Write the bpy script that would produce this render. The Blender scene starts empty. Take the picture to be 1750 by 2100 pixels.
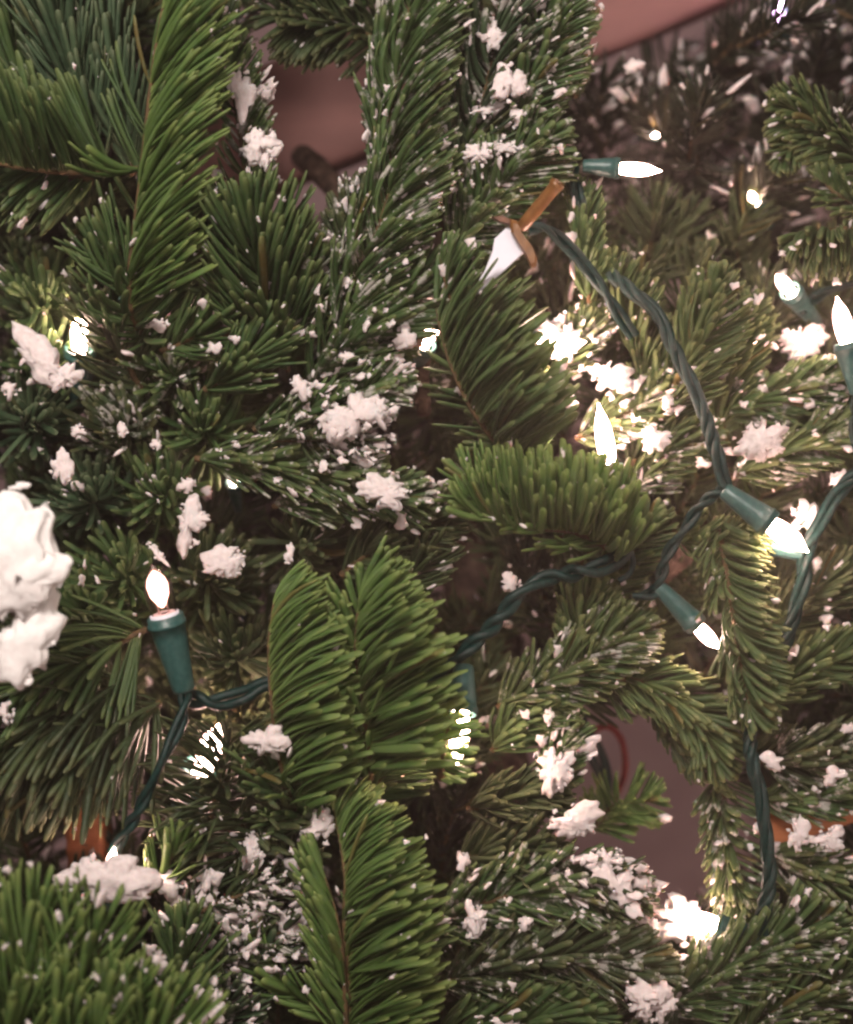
import bpy, math, random
import numpy as np
from mathutils import Vector, noise

# ------------------------------------------------------------------ camera, world, lights, exposure
SC = bpy.context.scene
COL = SC.collection
CAM_D = 0.36
U = 0.21 / 1750.0                    # metres per plan unit in the plane of focus
cam_d = bpy.data.cameras.new("camera")
cam = bpy.data.objects.new("camera", cam_d)
COL.objects.link(cam)
cam.location = (0, -CAM_D, 0)
cam.rotation_euler = (math.radians(90), 0, 0)
cam_d.sensor_fit = 'HORIZONTAL'
cam_d.sensor_width = 36
cam_d.lens = 36 * CAM_D / 0.21
cam_d.clip_start = 0.01
cam_d.clip_end = 20
cam_d.dof.use_dof = True
cam_d.dof.focus_distance = CAM_D + 0.005
cam_d.dof.aperture_fstop = 8
SC.camera = cam

world = bpy.data.worlds.new("World")
SC.world = world
world.use_nodes = True
world.node_tree.nodes["Background"].inputs[0].default_value = (1.0, 0.74, 0.62, 1)
world.node_tree.nodes["Background"].inputs[1].default_value = 0.17


def area(name, loc, target, size, power, color):
    l = bpy.data.lights.new(name, 'AREA')
    l.size = size
    l.energy = power
    l.color = color
    o = bpy.data.objects.new(name, l)
    COL.objects.link(o)
    o.location = loc
    o.rotation_euler = (Vector(target) - Vector(loc)).to_track_quat('-Z', 'Y').to_euler()


area("room_lamp", (-0.13, -0.52, 0.32), (0, 0.03, 0), 0.20, 4.5, (1.0, 0.90, 0.83))
area("room_fill", (0.5, -0.9, 0.1), (0, 0.03, 0), 0.6, 3.2, (1.0, 0.84, 0.76))

SC.view_settings.view_transform = 'Standard'
SC.view_settings.look = 'None'
SC.view_settings.gamma = 1
SC.view_settings.exposure = 0.0
SC.view_settings.use_curve_mapping = False
SC.cycles.max_bounces = 5
SC.cycles.volume_bounces = 0
SC.cycles.diffuse_bounces = 3
SC.cycles.glossy_bounces = 2
SC.cycles.transmission_bounces = 5
SC.cycles.transparent_max_bounces = 6
SC.cycles.use_denoising = True
SC.cycles.filter_width = 2.5
SC.cycles.use_light_tree = True
SC.cycles.sample_clamp_indirect = 4.0

rng = np.random.default_rng(11)
random.seed(5)


def at(px, py, d=0.0):
    """plan coordinates (1750 x 2100 sheet, y down) at a depth of d cm behind the focus plane"""
    k = (CAM_D + d * 0.01) / CAM_D
    return np.array([(px - 875) * U * k, d * 0.01, (1050 - py) * U * k])


def kd(d):
    return (CAM_D + d * 0.01) / CAM_D * U


# ------------------------------------------------------------------ materials
def new_mat(name):
    m = bpy.data.materials.new(name)
    m.use_nodes = True
    return m, m.node_tree, m.node_tree.nodes["Principled BSDF"]


def noise_bump(nt, bsdf, scale, dist, strength=0.6, coord='Object', detail=6):
    tc = nt.nodes.new('ShaderNodeTexCoord')
    n = nt.nodes.new('ShaderNodeTexNoise')
    n.inputs['Scale'].default_value = scale
    n.inputs['Detail'].default_value = detail
    b = nt.nodes.new('ShaderNodeBump')
    b.inputs['Strength'].default_value = strength
    b.inputs['Distance'].default_value = dist
    nt.links.new(tc.outputs[coord], n.inputs['Vector'])
    nt.links.new(n.outputs['Fac'], b.inputs['Height'])
    nt.links.new(b.outputs['Normal'], bsdf.inputs['Normal'])
    return n


def ramp(nt, fac, stops):
    r = nt.nodes.new('ShaderNodeValToRGB')
    e = r.color_ramp.elements
    while len(e) < len(stops):
        e.new(0.5)
    for el, (p, c) in zip(e, stops):
        el.position = p
        el.color = (*c, 1)
    nt.links.new(fac, r.inputs[0])
    return r


GREENS = {}


def needle_mat(name, dark, mid, light, rough=0.52, frost=False):
    GREENS[name] = (dark, mid, light)
    m, nt, b = new_mat(name)
    geo = nt.nodes.new('ShaderNodeNewGeometry')
    r = ramp(nt, geo.outputs['Random Per Island'],
             [(0.0, dark), (0.5, mid), (0.97, light), (0.997, (0.16, 0.12, 0.035))])
    uv = nt.nodes.new('ShaderNodeUVMap')
    sep = nt.nodes.new('ShaderNodeSeparateXYZ')
    nt.links.new(uv.outputs[0], sep.inputs[0])
    # pale young tip, yellowish stalk
    tip = ramp(nt, sep.outputs['Y'], [(0.0, (0.75, 0.75, 0.75)), (0.12, (0.12, 0.12, 0.12)),
                                      (0.8, (0.0, 0.0, 0.0)), (1.0, (0.65, 0.65, 0.65))])
    mx = nt.nodes.new('ShaderNodeMixRGB')
    mx.inputs[2].default_value = (light[0] * 1.7, light[1] * 1.25, light[2] * 1.3, 1)
    nt.links.new(tip.outputs[0], mx.inputs[0])
    nt.links.new(r.outputs[0], mx.inputs[1])
    # waxy bloom in broken streaks along the blade
    tc = nt.nodes.new('ShaderNodeTexCoord')
    n = nt.nodes.new('ShaderNodeTexNoise')
    n.inputs['Scale'].default_value = 700
    nt.links.new(tc.outputs['Object'], n.inputs['Vector'])
    st = ramp(nt, n.outputs['Fac'], [(0.5, (0, 0, 0)), (0.75, (0.35, 0.35, 0.35))])
    mx2 = nt.nodes.new('ShaderNodeMixRGB')
    mx2.inputs[2].default_value = (0.15, 0.22, 0.14, 1)
    nt.links.new(st.outputs[0], mx2.inputs[0])
    nt.links.new(mx.outputs[0], mx2.inputs[1])
    last = mx2
    if frost:                      # powdery flocking stuck to the blade in patches
        n2 = nt.nodes.new('ShaderNodeTexNoise')
        n2.inputs['Scale'].default_value = 190
        n2.inputs['Detail'].default_value = 7
        n2.inputs['Roughness'].default_value = 0.7
        nt.links.new(tc.outputs['Object'], n2.inputs['Vector'])
        fr = ramp(nt, n2.outputs['Fac'], [(0.55, (0, 0, 0)), (0.60, (0.9, 0.9, 0.9))])
        mx3 = nt.nodes.new('ShaderNodeMixRGB')
        mx3.inputs[2].default_value = (0.62, 0.58, 0.53, 1)
        nt.links.new(fr.outputs[0], mx3.inputs[0])
        nt.links.new(mx2.outputs[0], mx3.inputs[1])
        last = mx3
    nt.links.new(last.outputs[0], b.inputs['Base Color'])
    b.inputs['Roughness'].default_value = rough
    b.inputs['Specular IOR Level'].default_value = 0.35
    tr = nt.nodes.new('ShaderNodeBsdfTranslucent')
    nt.links.new(mx.outputs[0], tr.inputs[0])
    ms = nt.nodes.new('ShaderNodeMixShader')
    ms.inputs[0].default_value = 0.28
    out = nt.nodes["Material Output"]
    nt.links.new(b.outputs[0], ms.inputs[1])
    nt.links.new(tr.outputs[0], ms.inputs[2])
    nt.links.new(ms.outputs[0], out.inputs[0])
    return m


M = {}
M['fresh'] = needle_mat('fresh_needles', (0.062, 0.122, 0.027), (0.112, 0.200, 0.048), (0.165, 0.265, 0.075))
M['green'] = needle_mat('green_needles', (0.042, 0.082, 0.026), (0.074, 0.132, 0.041), (0.115, 0.185, 0.062))
M['blue'] = needle_mat('bluish_needles', (0.030, 0.058, 0.028), (0.058, 0.104, 0.050), (0.092, 0.145, 0.072))
M['olive'] = needle_mat('olive_needles', (0.044, 0.078, 0.025), (0.078, 0.125, 0.040), (0.122, 0.172, 0.060))
M['dark'] = needle_mat('old_needles', (0.030, 0.046, 0.018), (0.052, 0.076, 0.028), (0.080, 0.108, 0.042))
M['withered'] = needle_mat('withered_inner_needles', (0.010, 0.012, 0.006), (0.018, 0.020, 0.010), (0.032, 0.034, 0.016))  # old inner needles, darkened for the shade deep inside and at upper right
for q in ('green', 'blue', 'olive', 'dark'):
    M[q + '_frost'] = needle_mat(q + '_frosted_needles', *GREENS[q + '_needles' if q != 'blue' else 'bluish_needles'] if q != 'dark' else GREENS['old_needles'], frost=True)

m, nt, b = new_mat('bark')
n = noise_bump(nt, b, 300, 0.002, 1.0)
r = ramp(nt, n.outputs['Fac'], [(0.3, (0.035, 0.02, 0.014)), (0.55, (0.11, 0.062, 0.045)), (0.75, (0.2, 0.13, 0.1))])
nt.links.new(r.outputs[0], b.inputs['Base Color'])
b.inputs['Roughness'].default_value = 0.9
M['bark'] = m
m, nt, b = new_mat('twig')
n = noise_bump(nt, b, 600, 0.0006, 0.8)
r = ramp(nt, n.outputs['Fac'], [(0.3, (0.05, 0.03, 0.012)), (0.7, (0.15, 0.085, 0.03))])
nt.links.new(r.outputs[0], b.inputs['Base Color'])
b.inputs['Roughness'].default_value = 0.8
M['twig'] = m
m, nt, b = new_mat('artificial_snow')
n = noise_bump(nt, b, 650, 0.0006, 0.6, detail=8)
r = ramp(nt, n.outputs['Fac'], [(0.3, (0.64, 0.55, 0.54)), (0.6, (0.78, 0.69, 0.68))])
nt.links.new(r.outputs[0], b.inputs['Base Color'])
b.inputs['Roughness'].default_value = 0.85
b.inputs['Subsurface Weight'].default_value = 0.15
b.inputs['Subsurface Scale'].default_value = 0.001
b.inputs['Specular IOR Level'].default_value = 0.2
M['snow'] = m
m, nt, b = new_mat('thick_fresh_snow')  # strong light on the left edge clumps, put into a paler snow colour
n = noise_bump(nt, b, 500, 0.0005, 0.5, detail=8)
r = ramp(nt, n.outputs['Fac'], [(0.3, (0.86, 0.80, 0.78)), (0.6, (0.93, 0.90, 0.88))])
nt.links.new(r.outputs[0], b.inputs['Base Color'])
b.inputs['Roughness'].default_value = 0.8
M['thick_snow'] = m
m, nt, b = new_mat('green_cord')
n = noise_bump(nt, b, 900, 0.0003, 0.3)
r = ramp(nt, n.outputs['Fac'], [(0.35, (0.0015, 0.012, 0.010)), (0.7, (0.004, 0.032, 0.027))])
nt.links.new(r.outputs[0], b.inputs['Base Color'])
b.inputs['Roughness'].default_value = 0.5
b.inputs['Specular IOR Level'].default_value = 0.3
M['cord'] = m
m, nt, b = new_mat('green_plastic')
n = noise_bump(nt, b, 800, 0.0003, 0.25)
r = ramp(nt, n.outputs['Fac'], [(0.35, (0.022, 0.075, 0.068)), (0.7, (0.045, 0.11, 0.10))])
nt.links.new(r.outputs[0], b.inputs['Base Color'])
b.inputs['Roughness'].default_value = 0.38
M['plastic'] = m


def emit_mat(name, col, rim, s):
    """incandescent glow inside a little glass bulb: blinding through the thick middle, fading and reddening at the rim"""
    m = bpy.data.materials.new(name)
    m.use_nodes = True
    nt = m.node_tree
    nt.nodes.clear()
    lw = nt.nodes.new('ShaderNodeLayerWeight')
    lw.inputs[0].default_value = 0.5
    cr = ramp(nt, lw.outputs['Facing'], [(0.0, col), (0.55, col), (0.95, rim)])
    st = nt.nodes.new('ShaderNodeMapRange')
    st.inputs['From Min'].default_value = 0.30
    st.inputs['From Max'].default_value = 0.95
    st.inputs['To Min'].default_value = 1.0
    st.inputs['To Max'].default_value = 0.0
    nt.links.new(lw.outputs['Facing'], st.inputs['Value'])
    pw = nt.nodes.new('ShaderNodeMath')
    pw.operation = 'POWER'
    pw.inputs[1].default_value = 2.5
    nt.links.new(st.outputs[0], pw.inputs[0])
    ml = nt.nodes.new('ShaderNodeMath')
    ml.operation = 'MULTIPLY_ADD'
    ml.inputs[1].default_value = s
    ml.inputs[2].default_value = 0.9
    nt.links.new(pw.outputs[0], ml.inputs[0])
    e = nt.nodes.new('ShaderNodeEmission')
    nt.links.new(cr.outputs[0], e.inputs[0])
    nt.links.new(ml.outputs[0], e.inputs[1])
    o = nt.nodes.new('ShaderNodeOutputMaterial')
    nt.links.new(e.outputs[0], o.inputs[0])
    return m


M['lit'] = emit_mat('lit_bulb', (1.0, 0.63, 0.52), (1.0, 0.46, 0.40), 135)
M['lit_violet'] = emit_mat('lit_violet_bulb', (0.90, 0.55, 0.95), (0.7, 0.4, 0.85), 70)
m, nt, b = new_mat('clear_glass')
b.inputs['Base Color'].default_value = (1, 0.88, 0.84, 1)
b.inputs['Roughness'].default_value = 0.12
b.inputs['Transmission Weight'].default_value = 1.0
b.inputs['IOR'].default_value = 1.4
M['glass'] = m
m, nt, b = new_mat('metal_lead')
b.inputs['Base Color'].default_value = (0.8, 0.6, 0.55, 1)
b.inputs['Metallic'].default_value = 1
b.inputs['Roughness'].default_value = 0.3
M['metal'] = m
m, nt, b = new_mat('gold_brown_wood')
n = noise_bump(nt, b, 500, 0.0003, 0.4)
r = ramp(nt, n.outputs['Fac'], [(0.3, (0.15, 0.062, 0.018)), (0.7, (0.25, 0.11, 0.034))])
nt.links.new(r.outputs[0], b.inputs['Base Color'])
b.inputs['Roughness'].default_value = 0.35
M['gold'] = m
m, nt, b = new_mat('rust_brown')
n = noise_bump(nt, b, 500, 0.0003, 0.4)
r = ramp(nt, n.outputs['Fac'], [(0.3, (0.09, 0.028, 0.012)), (0.7, (0.17, 0.06, 0.024))])
nt.links.new(r.outputs[0], b.inputs['Base Color'])
b.inputs['Roughness'].default_value = 0.55
M['rust'] = m
m, nt, b = new_mat('white_card')
n = noise_bump(nt, b, 300, 0.0002, 0.2)
r = ramp(nt, n.outputs['Fac'], [(0.3, (0.74, 0.72, 0.80)), (0.7, (0.80, 0.78, 0.86))])
nt.links.new(r.outputs[0], b.inputs['Base Color'])
b.inputs['Roughness'].default_value = 0.6
M['card'] = m


def wood_mat(name, a, c, sx=8, sz=160):
    m, nt, b = new_mat(name)
    tc = nt.nodes.new('ShaderNodeTexCoord')
    mp = nt.nodes.new('ShaderNodeMapping')
    mp.inputs['Scale'].default_value = (sx, sz, sz)
    n = nt.nodes.new('ShaderNodeTexNoise')
    n.inputs['Scale'].default_value = 1.5
    n.inputs['Detail'].default_value = 7
    n.inputs['Distortion'].default_value = 0.8
    nt.links.new(tc.outputs['Object'], mp.inputs[0])
    nt.links.new(mp.outputs[0], n.inputs['Vector'])
    r = ramp(nt, n.outputs['Fac'], [(0.3, a), (0.7, c)])
    nt.links.new(r.outputs[0], b.inputs['Base Color'])
    bp = nt.nodes.new('ShaderNodeBump')
    bp.inputs['Distance'].default_value = 0.001
    bp.inputs['Strength'].default_value = 0.25
    nt.links.new(n.outputs['Fac'], bp.inputs['Height'])
    nt.links.new(bp.outputs[0], b.inputs['Normal'])
    b.inputs['Roughness'].default_value = 0.7
    return m


M['plank'] = wood_mat('pinkish_wood', (0.19, 0.078, 0.068), (0.27, 0.115, 0.10), 12, 60)
M['terracotta'] = wood_mat('orange_wood', (0.50, 0.15, 0.05), (0.65, 0.24, 0.10))
m, nt, b = new_mat('mauve_wall')
n = noise_bump(nt, b, 60, 0.001, 0.3)
r = ramp(nt, n.outputs['Fac'], [(0.3, (0.46, 0.32, 0.34)), (0.7, (0.54, 0.39, 0.41))])
nt.links.new(r.outputs[0], b.inputs['Base Color'])
b.inputs['Roughness'].default_value = 0.9
M['wall'] = m
m, nt, b = new_mat('red_felt')
n = noise_bump(nt, b, 700, 0.0005, 0.6)
r = ramp(nt, n.outputs['Fac'], [(0.3, (0.16, 0.010, 0.010)), (0.7, (0.26, 0.03, 0.025))])
nt.links.new(r.outputs[0], b.inputs['Base Color'])
b.inputs['Roughness'].default_value = 0.8
M['red'] = m
m, nt, b = new_mat('russet_wood_floor')
n = noise_bump(nt, b, 60, 0.001, 0.3)
r = ramp(nt, n.outputs['Fac'], [(0.3, (0.12, 0.035, 0.02)), (0.7, (0.22, 0.075, 0.045))])
nt.links.new(r.outputs[0], b.inputs['Base Color'])
M['floor'] = m

# ------------------------------------------------------------------ object helpers
WL = {}


def tag(o, label=None, cat=None, group=None, kind=None):
    for k, v in (('label', label), ('category', cat), ('group', group), ('kind', kind)):
        if v:
            o[k] = v
    return o


def empty(name, loc):
    o = bpy.data.objects.new(name, None)
    o.empty_display_size = 0.01
    COL.objects.link(o)
    o.location = loc
    WL[o.name] = np.array(loc, float)
    return o


def build(name, v, f, mat, parent=None, origin=None, uv=None, smooth=True):
    """v (n,3) world coordinates; f (m,4) array or list of index tuples"""
    v = np.asarray(v, float)
    org = np.array(origin, float) if origin is not None else v.mean(axis=0)
    me = bpy.data.meshes.new(name)
    if isinstance(f, np.ndarray):
        nv, nf, w = len(v), len(f), f.shape[1]
        me.vertices.add(nv)
        me.vertices.foreach_set('co', (v - org).astype(np.float32).ravel())
        me.loops.add(nf * w)
        me.loops.foreach_set('vertex_index', f.astype(np.int32).ravel())
        me.polygons.add(nf)
        me.polygons.foreach_set('loop_start', np.arange(0, nf * w, w, dtype=np.int32))
        me.polygons.foreach_set('loop_total', np.full(nf, w, dtype=np.int32))
        me.update(calc_edges=True)
        if uv is not None:
            l = me.uv_layers.new(name='UVMap')
            l.data.foreach_set('uv', uv[f.ravel()].astype(np.float32).ravel())
    else:
        me.from_pydata([tuple(p) for p in (v - org)], [], f)
    me.polygons.foreach_set('use_smooth', np.full(len(me.polygons), smooth))
    me.materials.append(mat)
    me.update()
    o = bpy.data.objects.new(name, me)
    COL.objects.link(o)
    if parent is not None:
        o.parent = parent
        o.location = org - WL[parent.name]
    else:
        o.location = org
    WL[o.name] = org
    return o


def norm(a):
    return a / np.maximum(np.linalg.norm(a, axis=-1, keepdims=True), 1e-12)


def spline(pts, n):
    """Catmull-Rom through pts, n samples"""
    P = np.array(pts, float)
    if len(P) == 2:
        t = np.linspace(0, 1, n)[:, None]
        return P[0] * (1 - t) + P[1] * t
    Q = np.vstack([2 * P[0] - P[1], P, 2 * P[-1] - P[-2]])
    seg = len(P) - 1
    ts = np.linspace(0, seg - 1e-6, n)
    i = ts.astype(int)
    t = (ts - i)[:, None]
    a, b_, c, d = Q[i], Q[i + 1], Q[i + 2], Q[i + 3]
    return 0.5 * ((2 * b_) + (c - a) * t + (2 * a - 5 * b_ + 4 * c - d) * t ** 2 + (3 * b_ - a - 3 * c + d) * t ** 3)


def tube(path, radii, ns=8):
    path = np.asarray(path, float)
    n = len(path)
    radii = np.broadcast_to(np.asarray(radii, float), (n,))
    T = norm(np.gradient(path, axis=0))
    ref = np.array([0.31, -0.9, 0.21])
    A = norm(np.cross(T, ref))
    B = np.cross(T, A)
    ang = np.arange(ns) / ns * 2 * math.pi
    v = path[:, None, :] + radii[:, None, None] * (np.cos(ang)[None, :, None] * A[:, None, :] + np.sin(ang)[None, :, None] * B[:, None, :])
    v = v.reshape(-1, 3)
    i = np.arange(n - 1)[:, None] * ns
    j = np.arange(ns)[None, :]
    jn = (j + 1) % ns
    f = np.stack([i + j, i + jn, i + ns + jn, i + ns + j], -1).reshape(-1, 4)
    # close ends with a point
    v = np.vstack([v, path[0], path[-1]])
    c0, c1 = n * ns, n * ns + 1
    jj = np.arange(ns)
    e0 = np.stack([np.full(ns, c0), (jj + 1) % ns, jj, jj], -1)
    e1 = np.stack([np.full(ns, c1), (n - 1) * ns + jj, (n - 1) * ns + (jj + 1) % ns, (n - 1) * ns + (jj + 1) % ns], -1)
    fl = [tuple(q) for q in f] + [(q[0], q[1], q[2]) for q in e0] + [(q[0], q[1], q[2]) for q in e1]
    return v, fl


def join(parts):
    V, F, o = [], [], 0
    for v, f in parts:
        V.append(np.asarray(v, float))
        F += [tuple(int(i) + o for i in q) for q in f]
        o += len(v)
    return np.vstack(V), F


# needle blades -----------------------------------------------------
CS = np.array([(-1, 0.0), (-0.55, 0.42), (0, 0.22), (0.55, 0.42), (1, 0.0), (0, -0.45)])
CS4 = np.array([(-1, 0.0), (0, 0.40), (1, 0.0), (0, -0.40)])


def blades(P0, D0, D1, SD, L, W, fine=True):
    """P0 root, D0 start direction, D1 end direction, SD width direction, L length, W half width"""
    n = len(P0)
    s = np.array([0, .07, .22, .42, .62, .8, .92, .985, 1.0]) if fine else np.array([0, .12, .45, .78, .96, 1.0])
    wp = np.array([.42, .5, .85, .95, 1, 1, .95, .62, .2]) if fine else np.array([.45, .8, 1, .95, .6, .12])
    cs = CS if fine else CS4
    K, c = len(s), len(cs)
    pos = np.zeros((n, K, 3))
    pos[:, 0] = P0
    tan = np.zeros((n, K, 3))
    for k in range(K):
        b_ = s[k] ** 0.8
        tan[:, k] = norm(D0 * (1 - b_) + D1 * b_)
        if k:
            pos[:, k] = pos[:, k - 1] + (L * (s[k] - s[k - 1]))[:, None] * norm(tan[:, k] + tan[:, k - 1])
    Nn = norm(np.cross(tan, SD[:, None, :]))
    Sd = norm(np.cross(Nn, tan))
    ww = W[:, None] * wp[None, :]
    v = pos[:, :, None, :] + ww[:, :, None, None] * (cs[None, None, :, 0, None] * Sd[:, :, None, :] + cs[None, None, :, 1, None] * Nn[:, :, None, :])
    v = v.reshape(-1, 3)
    k = np.arange(K - 1)[:, None] * c
    j = np.arange(c)[None, :]
    jn = (j + 1) % c
    f1 = np.stack([k + j, k + jn, k + c + jn, k + c + j], -1).reshape(-1, 4)
    cap = [(K - 1) * c + q for q in ((0, 1, 2, 5) if c == 6 else (0, 1, 2, 3))]
    caps = [cap] + ([[(K - 1) * c + q for q in (2, 3, 4, 5)]] if c == 6 else [])
    f1 = np.vstack([f1, np.array(caps)])
    f = (f1[None] + (np.arange(n) * K * c)[:, None, None]).reshape(-1, 4)
    uv = np.zeros((n, K, c, 2))
    uv[..., 0] = (cs[:, 0] * .5 + .5)[None, None, :]
    uv[..., 1] = s[None, :, None]
    return v, f, uv.reshape(-1, 2), pos, tan


# snow flecks -------------------------------------------------------
def ico(sub):
    import bmesh
    bm = bmesh.new()
    bmesh.ops.create_icosphere(bm, subdivisions=sub, radius=1)
    v = np.array([p.co[:] for p in bm.verts])
    f = np.array([[q.index for q in fa.verts] for fa in bm.faces])
    bm.free()
    return v, f


I2, I3, I4 = ico(2), ico(3), ico(4)


def crag(v, seed, amp=(.5, .28, .14), fr=(1.1, 2.6, 6.0)):
    out = np.empty(len(v))
    for i, p in enumerate(v):
        q = Vector(p)
        r_ = 1.0
        for a_, f_ in zip(amp, fr):
            r_ += a_ * noise.noise(q * f_ + Vector((seed * 7.3, seed * 3.1, seed * 1.7)))
        out[i] = max(r_, .25)
    return v * out[:, None]




def flake(v, seed, spike=1.0, depth=.45, rough=.16):
    """a ragged, spiky-edged scab of flocking: n sphere points -> outline in the xz plane with its own thickness"""
    r_ = np.random.default_rng(int(seed * 1000) % 100003)
    th = np.arctan2(v[:, 2], v[:, 0])
    o_ = r_.uniform(0, 50)

    def n1(fq, off_):
        return np.array([noise.noise(Vector((math.cos(t_) * fq + off_, math.sin(t_) * fq, o_))) for t_ in th])
    f_ = 1 + spike * (.95 * n1(1.0, 3) + .70 * np.abs(n1(1.8, 9)) - .10 + .38 * n1(3.6, 17) + .10 * n1(8, 31))
    f_ = np.clip(f_, .3, 2.2)
    out = np.stack([v[:, 0] * f_, v[:, 1] * depth, v[:, 2] * f_], -1)
    for i, p in enumerate(out):
        q = Vector(p) * 2.3 + Vector((o_, 0, 0))
        a_ = noise.noise_vector(q) * rough * 1.5 + noise.noise_vector(q * 2.6) * rough * .8 + noise.noise_vector(q * 6.5) * rough * .45
        out[i] += np.array(a_[:])
    return out


FLECKS = [flake(I2[0], s_ + 50.5, 1.1, .5, .12) for s_ in range(14)]


def flecks(P, T, size, stretch):
    V, F = [], []
    o = 0
    for p, t, sz, st in zip(P, T, size, stretch):
        base = FLECKS[rng.integers(14)]
        a = norm(np.cross(t, rng.normal(size=3)))
        b_ = np.cross(t, a)
        R = np.stack([t * st, b_ * rng.uniform(.5, .9), a])
        V.append(p + (base * sz) @ R)
        F.append(I2[1] + o)
        o += len(base)
    return np.vstack(V), np.vstack(F)


# ------------------------------------------------------------------ setting
def box(cx, cy, cz, sx, sy, sz, rot=0.0):
    v = np.array([(x, y, z) for x in (-.5, .5) for y in (-.5, .5) for z in (-.5, .5)]) * (sx, sy, sz)
    c, s = math.cos(rot), math.sin(rot)
    v = np.stack([v[:, 0] * c - v[:, 2] * s, v[:, 1], v[:, 0] * s + v[:, 2] * c], -1) + (cx, cy, cz)
    return v, [(0, 1, 3, 2), (4, 6, 7, 5), (0, 4, 5, 1), (2, 3, 7, 6), (0, 2, 6, 4), (1, 5, 7, 3)]


v, f = box(0, 0.95, 0.4, 4, 0.02, 2.4)
tag(build('wall', v, f, M['wall'], smooth=False), kind='structure')
v, f = box(0, 0.0, -0.80, 4, 4, 0.02)
tag(build('floor', v, f, M['floor'], smooth=False), kind='structure')


def plank_obj(name, p0, p1, d, width, thick, mat, label, cat, seed=1):
    """a sawn board between two plan points with worn edges"""
    a, b_ = at(*p0, d), at(*p1, d)
    L = np.linalg.norm(b_ - a)
    w = width * kd(d)
    nx, nz = 60, 10
    t = norm(b_ - a)
    s_ = np.array([-t[2], 0, t[0]])
    rings = []
    prof = [(-.5, -.5), (-.5, .5), (.5, .5), (.5, -.5)]
    cr = []
    for q in range(4):
        p_, n_ = np.array(prof[q]), np.array(prof[(q + 1) % 4])
        for e in range(8):
            cr.append(p_ + (n_ - p_) * (e + .5) / 8)
    cr = np.array(cr)
    V = []
    for i in range(nx + 1):
        c = a + t * L * i / nx
        for (y, z) in cr:
            h = noise.noise(Vector((i * .15 + seed, y * 3, z * 4))) * .03 * w
            V.append(c + s_ * (z * w + h) + np.array([0, y * thick + h * .4, 0]))
    m_ = len(cr)
    F = [(i * m_ + j, i * m_ + (j + 1) % m_, (i + 1) * m_ + (j + 1) % m_, (i + 1) * m_ + j) for i in range(nx) for j in range(m_)]
    F.append(tuple(range(m_)))
    F.append(tuple(nx * m_ + j for j in reversed(range(m_))))
    o = build(name, V, F, mat)
    return tag(o, label, cat)


# added mist volume, standing in for lens bloom round the lit bulbs
hv, hf = box(0, 0.10, 0.0, 1.6, 1.2, 1.2)
hz = build('haze', hv, hf, M['snow'], smooth=False)
hz.data.materials.clear()
hm = bpy.data.materials.new('haze')
hm.use_nodes = True
hm.node_tree.nodes.clear()
pv = hm.node_tree.nodes.new('ShaderNodeVolumePrincipled')
pv.inputs['Color'].default_value = (1.0, 0.90, 0.87, 1)
pv.inputs['Density'].default_value = 0.14
pv.inputs['Anisotropy'].default_value = 0.7
ho = hm.node_tree.nodes.new('ShaderNodeOutputMaterial')
hm.node_tree.links.new(pv.outputs[0], ho.inputs['Volume'])
hz.data.materials.append(hm)
tag(hz, kind='stuff')

plank_obj('wooden_board', (280, 386), (1900, -295), 13, 245, .012, M['plank'],
          'broad pinkish brown wooden board slanting behind the upper branches', 'board', 1)
plank_obj('orange_board', (1560, 1710), (1850, 1620), 3.6, 60, .006, M['terracotta'],
          'orange brown wooden slat showing between snowy branches at the right edge', 'slat', 2)
plank_obj('wooden_block', (178, 1640), (190, 1800), 6, 78, .012, M['terracotta'],
          'orange upright block seen through the drooping needles above the bottom snow clump', 'block', 3)
plank_obj('wooden_strip', (400, 770), (560, 640), 8, 52, .008, M['rust'],
          'dark rust red wooden strip deep between the branches on the left', 'strip', 4)

# ------------------------------------------------------------------ the tree
tree = empty('christmas_tree', at(1020, 1050, 10))
tag(tree, 'green fir tree flecked with artificial snow and wound with lit string lights', 'christmas tree')

# trunk with ridged bark
path = spline([at(930, -300, 13), at(950, 500, 12), at(975, 1150, 9.5), at(1030, 1750, 9), at(1060, 2400, 9)], 120)
ns = 48
T = norm(np.gradient(path, axis=0))
A = norm(np.cross(T, (0, 1, 0)))
B = np.cross(T, A)
V = []
for i in range(120):
    for j in range(ns):
        a = j / ns * 2 * math.pi
        q = path[i]
        rr = 0.0105 * (1 + .22 * noise.noise(Vector((math.cos(a) * 2.2, math.sin(a) * 2.2, i * .16)))
                       + .16 * noise.noise(Vector((math.cos(a) * 7, math.sin(a) * 7, i * .45)))
                       + .07 * noise.noise(Vector((math.cos(a) * 16, math.sin(a) * 16, i * 1.3))))
        V.append(q + rr * (math.cos(a) * A[i] + math.sin(a) * B[i]))
F = [(i * ns + j, i * ns + (j + 1) % ns, (i + 1) * ns + (j + 1) % ns, (i + 1) * ns + j) for i in range(119) for j in range(ns)]
build('trunk', V, F, M['bark'], tree)

BOTH = [(14, 20, 1), (166, 20, 1), (90, 38, .55)]
RIGHT = [(12, 16, 1), (55, 26, .55)]
RIGHTL = [(12, 16, 1), (60, 28, .5), (165, 22, .35)]
LEFT = [(168, 16, 1), (125, 26, .55)]
LEFTR = [(168, 16, 1), (120, 28, .5), (15, 22, .35)]
ALL = [(90, 180, 1)]
FRONT = [(90, 55, 1)]
ALLN = []          # sample points for clumps


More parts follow.
